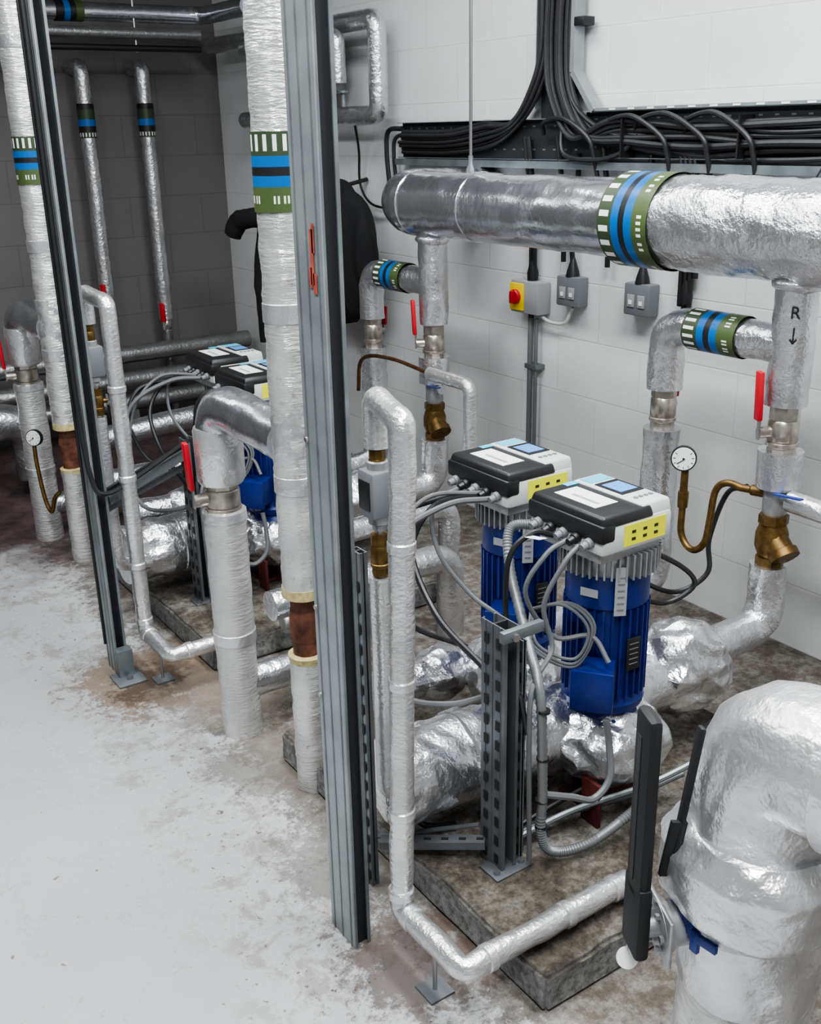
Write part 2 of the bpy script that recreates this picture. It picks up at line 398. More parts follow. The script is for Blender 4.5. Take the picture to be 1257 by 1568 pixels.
for z in (1.15,.80,.60): o.lathe((.9085,1.69,z),(-1,0,0),[(0,.006),(.004,.005)],'steel',8)
o.done()
o=O('strut_channel_post'); strut(o,.918,3.13,0,3.1,l=.09,plate=False)
o.box((.913,3.09,.0),(.965,3.128,.10),'galv',.001); o.box((.89,3.03,0),(.985,3.13,.006),'galv',.001); o.lathe((.94,3.07,.006),(0,0,1),[(0,.01),(.012,.01)],'steel',6,False); o.done()
o=O('slotted_strut_post'); strut(o,1.05,1.75,0,.86,w=.02,l=.041,slots=True,plate=False,face='galv',side='galv_dark'); o.done()
o=O('slotted_strut_post'); strut(o,1.26,1.52,.09,.71,slots=True,l=.08,face='galv_dark',side='galv_dark')
strut(o,1.322,1.535,.09,.66,w=.012,l=.03,slots=True,plate=False,face='galv'); 
o.box((1.24,1.50,.69),(1.35,1.515,.715),'galv',.001); o.lathe((1.27,1.50,.70),(0,-1,0),[(0,.009),(.008,.009)],'steel',6,False); o.done()
o=O('slotted_strut_post'); strut(o,1.31,3.30,.09,.70,slots=True,l=.08,face='galv_dark',side='galv_dark'); o.done()
o=O('strut_brace_rail'); o.bar((1.075,1.745,.12),(1.258,1.58,.14),.03,.02,'galv_dark'); o.bar((1.075,1.77,.12),(1.27,1.62,.16),.012,.004,'galv')
for k in range(6):
    q=V((1.075,1.745,.131)).lerp(V((1.258,1.58,.151)),(k+.5)/6); o.bar(q,q+V((.012,-.012,.001)),.008,.001,'dark_slot')
o.done()
o=O('strut_brace_rail'); o.bar((.965,3.17,.60),(1.305,3.33,.655),.035,.03,'galv'); o.bar((.965,3.16,.635),(1.305,3.31,.69),.012,.012,'black'); 
o.bar((.965,3.19,.56),(1.305,3.35,.60),.01,.02,'galv_dark'); o.done()
o=O('cable_drop'); o.cable([(.905,3.16,3.09),(.905,3.15,2.2),(.905,3.15,1.4),(.905,3.14,.9),(.91,3.11,.70),(.94,3.10,.645),(1.05,3.15,.655),(1.30,3.28,.71)],.008,'black')
o.cable([(.905,3.20,3.09),(.905,3.19,1.4),(.905,3.18,.1)],.005,'black'); o.done()
# ------------------------------------------------------------ tall banded risers and their drops
def supply_set(bx,by,cx,cy,near):
    o=O('insulated_riser_pipe')
    o.pipe([(bx,by,3.1),(bx,by,.60)],.054,'foil_white',cr=.004,step=.012,fr=20,seg=32)
    o.lathe((bx,by,.575),(0,0,1),[(0,.05),(.004,.056),(.03,.055)],'foam_yellow',24)
    o.lathe((bx,by,.395),(0,0,1),[(0,.036),(.19,.036)],'rust',20)
    o.lathe((bx,by,.45),(0,0,1),[(0,.037),(.02,.041),(.07,.041),(.09,.037)],'rust',20)
    o.lathe((bx,by,.40),(0,0,1),[(-.01,.047),(.008,.05),(.012,.037)],'foam_yellow',24)
    o.pipe([(bx,by,.40),(bx,by,.0)],.048,'foil_white',cr=.003,step=.015,fr=20)
    o.bands((bx,by,1.70),(0,0,-1),.0575,BAND(1.05))
    for z in (1.28,.86,2.0): o.lathe((bx,by,z),(0,0,1),[(0,.054),(.002,.0565),(.045,.0565),(.047,.054)],'foil_bright',24)
    o.pipe([(bx,by,1.10),(bx,by,.88)],.0555,'foil_bright',cr=.006,step=.01,fr=18,seg=36)
    o.pipe([(bx,by+.03,.985),(cx,cy,1.02),(cx,cy,.80)],.063,'foil_smooth',br=.13,cr=.005,step=.02)
    o.lathe((cx,cy,.79),(0,0,1),[(0,.060),(.012,.067),(.15,.068),(.16,.064)],'foil_bright',28)
    valve(o,(cx,cy,.745),(0,0,-1),.055,(-1,.15,0),.17,'red',ln=.12,ltip=(0,0,1))
    o.pipe([(cx,cy,.705),(cx,cy,.0)],.06,'foil_white',cr=.0035,step=.02)
    o.lathe((cx,cy,.68),(0,0,1),[(0,.061),(.003,.064),(.028,.062),(.034,.045)],'foil_bright',24)
    o.lathe((cx,cy,.30),(0,0,1),[(0,.060),(.003,.063),(.035,.063),(.037,.06)],'foil_bright',24)
    o.pipe([(cx,cy,.15),(cx+.42,cy,.15)],.05,'foil_crumple',cr=.006)
    return o.done()
supply_set(1.146,2.197,1.111,2.577,True)
supply_set(1.161,4.213,1.119,4.56,False)
# ------------------------------------------------------------ small vent / drain loops
def small_loop(x,y,tx=0,zt=1.21,xe=1.44,rx=.045,ry=.16):
    o=O('insulated_drain_pipe'); r=.026
    X=x+rx+tx; Yy=y+ry
    o.pipe([(X,Yy,zt-.10),(X,Yy,zt),(x+tx,y,zt-.01),(x,y,.13),(x,y-.22,.13),(xe,y-.22,.13)],r,'foil_small',br=.022,cr=.0025,step=.02,seg=20)
    for p,d in (((x,y,.16),(0,0,1)),((x,y-.05,.13),(0,1,0)),((x+.05,y-.22,.13),(1,0,0)),((x+.26,y-.22,.13),(1,0,0)),((x+.4,y-.22,.13),(1,0,0)),((x+tx*.5,y,.66),(0,0,1)),((x+tx*.25,y,.36),(0,0,1)),((x+tx*.75,y,.95),(0,0,1))):
        o.lathe(p,d,[(0,r),(.003,r*1.1),(.02,r*1.1),(.023,r)],'foil_bright',16)
    valve(o,(X,Yy,zt-.14),(0,0,-1),.020,None,m='old_brass',ln=.07)
    o.sweep([(X,Yy,zt-.16),(X,Yy,.78)],.009,'steel',10)
    o.box((X-.032,Yy-.03,.965),(X+.032,Yy+.03,1.065),'grey_plastic',.008)
    o.box((X-.034,Yy-.02,.985),(X-.031,Yy+.02,1.045),'black',.001)
    o.lathe((X,Yy,1.065),(0,0,1),[(0,.022),(.015,.022),(.02,.014),(.035,.014)],'cast_alu',12)
    o.lathe((X,Yy,.965),(0,0,-1),[(0,.022),(.015,.022),(.02,.014),(.03,.014)],'cast_alu',12)
    valve(o,(X,Yy,.88),(0,0,-1),.022,(1,0,0),.06,'black',m='old_brass',ln=.09)
    o.pipe([(X,Yy,.83),(X,Yy,.30),(X+.12,Yy+.03,.27)],.024,'foil_small',br=.04,cr=.0015,seg=18)
    o.sweep([(x,y-.12,.10),(x,y-.12,.005)],.005,'steel',8)
    o.box((x-.03,y-.15,0),(x+.03,y-.09,.005),'galv_dark')
    o.lathe((x,y-.12,.095),(0,0,1),[(0,.008),(.01,.012)],'galv',8)
    return o.done()
small_loop(.985,1.523,.03)
small_loop(1.03,3.13,.0,zt=1.235,xe=1.32,rx=0,ry=.21)
# ------------------------------------------------------------ pumps
def pump(x,y,near):
    o=O('circulation_pump')
    bx=x-.035
    o.lathe((x,y,.725),(0,0,1),[(0,.098),(.01,.106),(.05,.106),(.07,.10)],'cast_alu',28)
    for k in range(44):
        t=2*math.pi*k/44; u=V((math.cos(t),math.sin(t),0)); c=V((x,y,.758))+u*.110
        o.obox(c,u,u.cross(V((0,0,1))),V((0,0,1)),(.010,.0022,.030),'cast_alu')
    o.obox((bx,y,.80),*AX,(.095,.105,.018),'cast_alu',.01)
    o.obox((bx,y,.845),*AX,(.108,.122,.035),'white_plastic',.010)
    o.obox((bx-.03,y,.888),*AX,(.080,.124,.014),'black',.008,taper=.93)
    o.obox((bx-.092,y,.862),*AX,(.022,.124,.022),'black',.008)
    o.obox((bx+.062,y,.889),*AX,(.048,.118,.017),'white_plastic',.006,taper=.94)
    o.box((bx+.028,y-.04,.9061),(bx+.098,y+.05,.908),'black'); o.box((bx+.036,y-.028,.908),(bx+.090,y+.035,.9088),'lcd_blue')
    o.box((bx+.028,y+.062,.9061),(bx+.098,y+.098,.9075),'cyan')
    o.box((bx-.02,y+.09,.9022),(bx+.022,y+.11,.9032),'cyan')
    for k in range(4): o.lathe((bx+.038+k*.016,y-.072,.906),(0,0,1),[(0,.006),(.002,.006)],'grey_plastic',10)
    o.box((bx-.075,y-.06,.9022),(bx-.005,y+.075,.9032),'white')
    o.box((bx-.055,y-.045,.9032),(bx-.045,y+.04,.9036),'light_grey_plastic')
    o.box((bx-.045,y-.1236,.822),(bx+.085,y-.1222,.872),'yellow')
    for k in range(3):
        for zz in (.833,.85): o.box((bx-.022+k*.035,y-.1242,zz),(bx-.010+k*.035,y-.1236,zz+.007),'black')
    for k in range(5):
        yy=y-.085+k*.042
        o.lathe((bx-.108,yy,.838),(-1,0,-.25),[(0,.013),(.014,.013),(.016,.010),(.03,.009)],'black' if k%2 else 'grey_plastic',10)
    u=V((-.5,-.87,0)); o.obox(V((x,y,.70))+u*.116,u.cross(V((0,0,1))),u,V((0,0,1)),(.014,.001,.06),'light_grey_plastic')
    for k in range(6): o.obox(V((x,y,.655+k*.016))+u*.1175,u.cross(V((0,0,1))),u,V((0,0,1)),(.008,.0005,.002),'grey_plastic')
    o.lathe((x,y,.37),(0,0,1),[(-.02,.07),(0,.098),(.02,.102),(.035,.092),(.27,.092),(.275,.100),(.355,.100),(.36,.09)],'motor_blue',32)
    for k in range(30):
        t=2*math.pi*(k+.5)/30; u=V((math.cos(t),math.sin(t),0)); c=V((x,y,.525))+u*.096
        o.obox(c,u,u.cross(V((0,0,1))),V((0,0,1)),(.007,.0028,.118),'motor_blue')
    u=V((-.10,-.99,0)).normalized(); w=u.cross(V((0,0,1)))
    o.obox(V((x,y,.53))+u*.105,w,u,V((0,0,1)),(.020,.002,.042),'black',.001)
    for k in range(5): o.obox(V((x,y,.505+k*.013))+u*.1075,w,u,V((0,0,1)),(.013,.0006,.0009),'grey_plastic')
    u2=V((-.93,-.36,0)); o.obox(V((x,y,.685))+u2*.1015,u2.cross(V((0,0,1))),u2,V((0,0,1)),(.022,.001,.010),'light_grey_plastic')
    d=V((-.80,-.60,0)); e=d.cross(V((0,0,1)))
    c=V((x,y,.475))+d*.135
    o.obox(c,d,e,V((0,0,1)),(.042,.045,.048),'motor_blue',.008)
    o.obox(c+d*.045,d,e,V((0,0,1)),(.008,.050,.052),'motor_blue',.005)
    o.lathe(c-V((0,0,.045)),(0,0,-1),[(0,.014),(.02,.014),(.03,.010)],'grey_plastic',12)
    o.blob((x,y,.262),(.175,.16,.110),'foil_crumple',.026,7,6 if near else 5)
    o.lathe((x,y,.32),(0,0,1),[(0,.10),(.02,.10),(.035,.085),(.06,.08)],'motor_blue',28)
    o.box((x-.09,y-.05,.085),(x+.09,y+.05,.105),'dark_red',.004)
    o.obox((x,y,.14),*AX,(.035,.06,.05),'dark_red',.004)
    o.obox((x-.11,y-.09,.15),*AX,(.006,.03,.06),'dark_red',.002)
    return o
for i,(px,py) in enumerate(((1.665,1.63),(1.70,1.995),(1.66,3.37),(1.70,3.73))):
    o=pump(px,py,i==0)
    if i%2==0:
        o.pipe([(1.10,py+.12,.265),(1.36,py+.12,.265),(px,py+.05,.265)],.110,'foil_crumple',br=.06,cr=.012,fr=9,step=.012,seg=60)
        o.lathe((1.30,py+.12,.265),(1,0,0),[(0,.108),(.004,.113),(.04,.113),(.044,.108)],'foil_crumple',40)
        o.pipe([(px,py+.07,.29),(2.02,py+.07,.29)],.085,'foil_crumple',cr=.008)
        o.blob((px+.36,py+.06,.30),(.155,.125,.135),'foil_crumple',.030,6,6 if i==0 else 5)
    else:
        o.pipe([(1.28,py+.10,.29),(px,py+.06,.29)],.055,'foil',cr=.004)
        o.pipe([(px,py+.1,.29),(2.2,py+.14,.29)],.055,'foil',cr=.004)
        o.blob((px-.22,py+.08,.29),(.09,.075,.08),'foil_crumple',.012,8)
    o.done()
# ------------------------------------------------------------ header with drops
HX=2.40; HZ=1.43
o=O('insulated_header_pipe')
o.pipe([(2.868,3.60,HZ),(HX,3.60,HZ),(HX,2.20,HZ)],.120,'foil_smooth',br=.17,cr=.005,fr=8,step=.025,seg=44)
o.pipe([(HX,2.22,HZ),(HX,.55,HZ)],.134,'foil',cr=.0075,fr=12,step=.016,seg=56)
o.lathe((HX,3.43,HZ),(0,1,0),[(0,.118),(.004,.124),(.04,.124),(.045,.118)],'foil_smooth',36)
o.lathe((HX,3.05,HZ),(0,1,0),[(0,.118),(.004,.123),(.05,.123),(.055,.118)],'foil_smooth',36)
o.bands((HX,2.33,HZ),(0,-1,0),.139,[(.055,'ticks'),(.03,'blue_band'),(.022,'black'),(.03,'blue_band'),(.058,'mark')],50)
o.done()
def drop(y0,dy,near):
    o=O('insulated_drop_pipe')
    zj=1.135
    o.pipe([(HX,y0,HZ-.1),(HX,y0,.975)],.058,'foil',cr=.005,step=.02)
    o.blob((HX,y0,1.30),(.07,.07,.03),'foil',.006,12,4)
    o.pipe([(HX,y0,zj),(HX,y0+dy,zj),(HX,y0+dy,.94)],.055,'foil',br=.075,cr=.005,step=.02)
    o.bands((HX,y0+dy-.10,zj),(0,-1,0),.060,BAND(1.15))
    valve(o,(HX,y0,.90),(0,0,-1),.048,(-1,.5,0),.17,'red',ln=.14,ltip=(0,0,1))
    valve(o,(HX,y0+dy,.88),(0,0,-1),.045,(1,.3,0),.10,'red',ln=.14,ltip=(0,0,1))
    o.pipe([(HX,y0,.845),(HX,y0,.74)],.062,'foil',cr=.003)
    o.lathe((HX,y0,.75),(0,0,-1),[(0,.03),(.02,.036),(.08,.036),(.1,.028)],'cast_alu',16)
    o.lathe((HX,y0,.655),(0,0,-1),[(0,.042),(.025,.042)],'old_brass',8,False)
    o.lathe((HX,y0,.63),(0,0,-1),[(0,.036),(.03,.046),(.07,.046),(.10,.034)],'old_brass',18)
    o.lathe((HX,y0,.60),(-.15,-.72,-.68),[(0,.034),(.06,.036),(.063,.043),(.085,.043)],'old_brass',16)
    o.lathe((HX,y0,.53),(0,0,-1),[(0,.040),(.03,.040)],'old_brass',8,False)
    o.pipe([(HX,y0,.505),(HX,y0,.31),(2.12,y0,.30)],.055,'foil',br=.09,cr=.005,step=.02)
    o.pipe([(HX,y0+dy,.815),(HX,y0+dy,.30),(2.15,y0+dy,.29)],.057,'foil',br=.08,cr=.005,step=.02)
    o.lathe((HX,y0,.715),(-.2,-.95,.1),[(.03,.018),(.07,.018)],'cast_alu',12)
    o.bar((HX-.05,y0-.03,.735),(HX-.07,y0-.13,.75),.014,.005,'ink_blue')
    if near:
        o.lathe((HX,y0,.715),(-.3,.95,0),[(.03,.016),(.07,.016),(.075,.011),(.11,.011)],'old_brass',12)
        o.cable([(HX-.03,y0+.09,.715),(HX-.04,y0+.14,.72),(HX-.05,y0+.17,.69),(HX-.055,y0+.178,.60),(HX-.06,y0+.185,.53),(HX-.06,y0+.215,.492),(HX-.06,y0+.25,.492),(HX-.06,y0+.278,.53),(HX-.06,y0+.28,.60),(HX-.06,y0+.28,.72)],.0105,'old_brass',12)
        o.lathe((HX-.06,y0+.28,.61),(0,0,1),[(0,.015),(.03,.016),(.05,.016),(.05,.012),(.12,.011)],'old_brass',8,False)
        n=V((-.81,-.58,0)); c=V((HX,y0,1.23))+n*.0615; o.text('R',c,(.58,-.81,0),(0,0,1),.045,'black')
        c2=c-V((0,0,.055)); o.bar(c2+V((0,0,.018)),c2-V((0,0,.022)),.004,.001,'black',up=n)
        for s_ in (-1,1): o.bar(c2-V((0,0,.024)),c2-V((0,0,.012))+V((.58,-.81,0))*.009*s_,.004,.001,'black',up=n)
    o.done()
    if near:
        g=gauge('pressure_gauge',(HX-.07,y0+.28,.765),(-.75,-.62,.1),.038)
        g.lathe((HX-.062,y0+.28,.73),(0,0,1),[(-.01,.008),(.01,.008)],'brass',8); g.done()
drop(1.715,.435,True); drop(3.36,.45,False)
o=O('small_insulated_pipe'); o.pipe([(HX-.02,1.655,.715),(HX-.02,.9,.70)],.03,'foil_small'); o.done()
o=O('small_insulated_pipe'); o.pipe([(2.32,3.28,.80),(2.32,3.02,.80),(2.32,3.02,.35)],.026,'foil_small',br=.04,step=.02)
o.cable([(2.32,3.28,.80),(2.28,3.5,.83),(2.26,3.68,.80),(2.26,3.72,.66)],.008,'copper'); o.done()
g=gauge('pressure_gauge',(1.06,4.36,.52),(-.7,-.7,.1),.035); g.cable([(1.06,4.37,.49),(1.06,4.37,.40),(1.07,4.36,.25),(1.08,4.32,.2),(1.09,4.28,.27),(1.11,4.26,.3)],.009,'old_brass'); g.done()
# ------------------------------------------------------------ wall gear
def wbox(name,y0,y1,z0,z1,m,d=.06):
    o=O(name); o.box((WX-d,y0,z0),(WX-.001,y1,z1),m,.006); return o
o=wbox('isolator_switch',3.20,3.37,.98,1.11,'light_grey_plastic',.07)
o.box((WX-.078,3.285,.99),(WX-.068,3.368,1.10),'yellow_iso',.004)
o.lathe((WX-.078,3.327,1.045),(-1,0,0),[(0,.030),(.012,.030),(.016,.026)],'red',20)
o.bar((WX-.10,3.327,1.02),(WX-.10,3.327,1.07),.014,.02,'red',up=(1,0,0),bev=.003)
o.lathe((WX-.035,3.28,.98),(0,0,-1),[(0,.012),(.03,.012)],'black',10)
o.sweep([(WX-.035,3.28,.96),(WX-.035,3.28,.03)],.012,'conduit_grey',12)
o.sweep([(WX-.035,3.245,.96),(WX-.035,3.245,.03)],.008,'conduit_grey',12)
for z in (.75,.35): o.box((WX-.05,3.225,z),(WX-.001,3.30,z+.02),'galv',.002)
o.cable([(WX-.03,3.22,.97),(WX-.03,3.16,.955),(WX-.03,3.08,.965),(WX-.03,3.04,1.03)],.007,'white_plastic'); o.done()
for y0,z0 in ((2.985,1.035),(2.62,1.045)):
    o=wbox('wall_socket_box',y0,y0+.125,z0,z0+.115,'grey_plastic',.055)
    for k in (0,1): o.box((WX-.059,y0+.02+k*.05,z0+.03),(WX-.055,y0+.055+k*.05,z0+.075),'light_grey_plastic',.002); o.box((WX-.061,y0+.03+k*.05,z0+.04),(WX-.058,y0+.045+k*.05,z0+.055),'white')
    o.lathe((WX-.03,y0+.06,z0+.115),(0,0,1),[(0,.028),(.02,.024),(.07,.008)],'black',12)
    o.cable([(WX-.03,y0+.06,z0+.15),(WX-.035,y0+.065,1.3),(WX-.03,y0+.05,1.5),(WX-.04,y0+.04,1.6)],.010,'black'); o.done()
o=O('black_cable_drops')
for y,zb in ((3.29,1.12),(3.27,1.12),(3.10,1.2),(2.86,1.2),(2.50,1.10),(2.48,1.04),(2.46,1.10),(2.44,1.2)):
    o.cable([(WX-.05,y+.03,1.66),(WX-.05,y+.01,1.55),(WX-.035,y,1.4),(WX-.03,y,zb)],.010,'black')
for y in (3.28,2.475): o.lathe((WX-.03,y,1.11),(0,0,1),[(0,.022),(.03,.024),(.08,.012)],'black',12)
o.done()
o=O('cable_tray')
def tray_h(y0,y1,z0,z1):
    o.box((WX-.03,y0,z0),(WX-.027,y1,z1),'strut_inner'); o.box((WX-.06,y0,z0),(WX-.027,y1,z0+.003),'galv'); o.box((WX-.06,y0,z1-.003),(WX-.027,y1,z1),'galv_light')
    y=y0+.04
    while y<y1-.03:
        for z in (z0+.035,z1-.03): o.box((WX-.0315,y,z),(WX-.0298,y+.016,z+.006),'galv')
        y+=.06
tray_h(3.0,4.2,1.575,1.725); tray_h(.2,3.0,1.585,1.745)
o.box((WX-.03,3.05,1.72),(WX-.027,3.25,3.05),'strut_inner')
o.box((WX-.06,3.25,1.76),(WX-.027,3.254,3.05),'galv'); o.box((WX-.07,3.035,1.88),(WX-.02,3.055,3.05),'galv_light')
o.bar((WX-.045,3.045,1.88),(WX-.045,2.93,1.745),.05,.02,'galv_light',up=(0,1,1))
o.bar((WX-.045,3.25,1.88),(WX-.045,3.36,1.73),.03,.004,'galv',up=(0,1,1))
o.box((WX-.065,.2,1.745),(WX-.02,2.93,1.755),'galv_light')
o.box((WX-.075,.2,1.545),(WX-.01,4.2,1.572),'galv')
o.box((WX-.075,2.985,2.03),(WX-.02,3.035,2.06),'black',.003)
y=.3
while y<2.9: o.box((WX-.0665,y,1.747),(WX-.0655,y+.03,1.753),'white'); y+=.09
o.done()
o=O('black_cable_bundle')
for k in range(19):
    yv=3.07+.009*k+random.uniform(-.004,.004); xx=WX-.045-random.random()*.03
    if k<12:
        sag=random.uniform(-.03,.02); zb=1.605+.009*k
        pts=[(xx,yv,3.0),(xx,yv,2.3),(xx,yv+.01,1.98),(xx-.01,yv-.03,1.80),(xx-.015,yv-.16,1.68+sag),(xx-.01,yv-.36,zb+.02+sag*.5),(xx,2.45,zb+random.uniform(-.02,.02)),(xx-.01,2.1,zb+random.uniform(-.02,.02)),(xx,1.6,zb),(xx,.3,zb)]
    else:
        zb=1.60+.014*(k-12)
        pts=[(xx,yv,3.0),(xx,yv,2.3),(xx,yv,1.98),(xx-.01,yv+.05,1.82),(xx-.01,yv+.16,1.71),(xx,yv+.34,zb+.03),(xx,3.8,zb),(xx,4.17,zb)]
    o.cable(pts,random.choice((.007,.009,.012)),'black_rubber',8,10)
for (a,b_) in ((2.86,2.55),(2.72,2.38),(3.2,2.9),(2.5,2.2)):
    o.cable([(WX-.06,a,1.67),(WX-.085,a-.03,1.71),(WX-.10,(a+b_)/2,1.72+random.random()*.02),(WX-.10,b_+.02,1.66),(WX-.085,b_,1.60),(WX-.06,b_,1.52)],.009,'black_rubber')
o.cable([(WX-.06,3.1,1.70),(WX-.09,3.05,1.60),(WX-.09,2.9,1.58),(WX-.08,2.78,1.60),(WX-.07,2.7,1.66)],.009,'black_rubber')
for y in (1.7,2.25,1.25,2.75): o.box((WX-.10,y,1.59),(WX-.03,y+.006,1.72),'black')
o.cable([(WX-.05,4.17,1.70),(WX-.055,4.28,1.69),(WX-.055,4.30,1.6),(WX-.05,4.29,1.45)],.011,'black_rubber')
o.cable([(WX-.05,4.1,1.68),(WX-.055,4.22,1.66),(WX-.055,4.24,1.58),(WX-.05,4.23,1.45)],.009,'black_rubber')
o.cable([(WX-.08,1.95,1.72),(WX-.09,1.93,1.62),(WX-.10,1.97,1.52)],.003,'black_rubber')
o.done()
o=O('threaded_rod_hanger'); o.sweep([(2.40,3.12,3.1),(2.40,3.12,1.55)],.006,'steel',8)
o.lathe((2.40,3.12,1.545),(0,0,1),[(0,.02),(.015,.018),(.03,.010),(.06,.009)],'galv',8); o.done()
# ------------------------------------------------------------ far area pipework
o=O('insulated_vent_pipe')
o.pipe([(2.74,6.0,2.16),(2.74,4.24,2.16),(2.74,4.24,1.76),(2.74,5.6,1.76)],.043,'foil',br=.06)
o.pipe([(2.66,5.4,2.10),(2.66,4.45,2.10),(2.66,4.45,1.90)],.036,'foil',br=.05)
o.box((2.62,4.62,1.92),(2.80,5.3,2.12),'grey_duct',.01); o.box((2.60,4.66,1.86),(2.82,5.25,1.92),'grey_duct',.01)
o.lathe((2.70,4.48,1.76),(0,0,1),[(.04,.012),(.10,.012),(.10,.03),(.11,.03)],'galv',10)
o.cable([(2.74,4.45,1.72),(2.80,4.52,1.60),(2.82,4.55,1.45),(2.82,4.45,1.36),(2.84,4.25,1.34)],.006,'black'); o.done()
def far_riser(x,zb):
    o=O('insulated_far_riser'); o.pipe([(x,6.19,2.05),(x,6.02,2.05),(x,6.02,zb)],.042,'foil',br=.05,cr=.003,step=.03)
    o.bands((x,6.02,1.86),(0,0,-1),.046,[(.03,'black'),(.05,'dkgreen_band'),(.035,'blue_band'),(.03,'black'),(.03,'ticks')])
    valve(o,(x,6.02,zb-.04),(0,0,-1),.035,(-.6,-.8,0),.14,'red',ln=.12,ltip=(0,0,1))
    o.sweep([(x,6.02,zb-.05),(x,6.02,.0)],.03,'foil_dark',14); o.done()
far_riser(1.99,.80); far_riser(2.33,.66)
o=O('overhead_pipe_run')
o.pipe([(1.1,5.75,2.29),(2.60,5.75,2.29),(2.60,5.2,2.29)],.045,'foil_smooth')
o.pipe([(1.1,5.7,2.19),(2.55,5.7,2.19)],.028,'foil_dark'); o.pipe([(1.1,5.7,2.12),(2.55,5.7,2.12)],.016,'black',cr=0)
o.bands((1.80,5.75,2.29),(1,0,0),.05,[(.04,'black'),(.03,'blue_band'),(.03,'black'),(.04,'green_band')])
for x in (1.4,2.2): o.sweep([(x,5.72,3.1),(x,5.72,2.1)],.006,'steel',8)
o.done()
o=O('low_level_pipe_run')
for z,y in ((.50,5.9),(.36,5.85),(.22,5.9)): o.pipe([(.6,y,z),(2.8,y,z)],.05,'foil_dark')
o.pipe([(.4,5.2,.40),(1.25,5.2,.40),(1.25,5.2,.10)],.09,'foil_crumple',cr=.008)
o.pipe([(1.45,4.9,.30),(1.9,4.9,.34),(2.3,4.9,.34)],.06,'foil',cr=.004)
for x in (.8,2.0): o.box((x,5.84,0),(x+.04,5.92,.18),'galv')
o.done()
o=O('insulated_pump_branch')
for (y,z,x0,x1,r) in ((2.72,.30,1.30,2.0,.05),(2.86,.42,1.6,2.1,.04),(4.25,.30,1.2,2.1,.055)):
    o.pipe([(x0,y,z),(x1,y,z),(x1,y,.0)],r,'foil',cr=.004)
o.done()
# unidentified black object behind the risers, built as a hanging coat
o=O('unidentified_black_object')
tb=bmesh.new(); bmesh.ops.create_icosphere(tb,subdivisions=4,radius=1)
for v in tb.verts:
    c=v.co.copy(); w=.25 if c.z>0 else .25+.05*abs(c.z)
    q=V((c.x*.10,c.y*w*1.45,c.z*.35)); q.x+=.02*math.sin(c.y*16)*(1-.4*c.z)
    v.co=q+V((2.66,4.55,1.14))
o.merge(tb,'black_matte',True)
o.sweep(catmull([(2.55,4.86,1.26),(2.45,4.96,1.29),(2.40,5.06,1.27),(2.38,5.10,1.20)],6),lambda t:.055-.008*t,'black_matte',14,.008)
o.sweep(catmull([(2.50,4.98,1.27),(2.46,4.98,1.0),(2.46,4.96,.66)],6),lambda t:.035,'black_matte',14,.006)
o.sweep([(2.70,4.55,1.44),(2.86,4.55,1.47)],.010,'black',8); o.done()
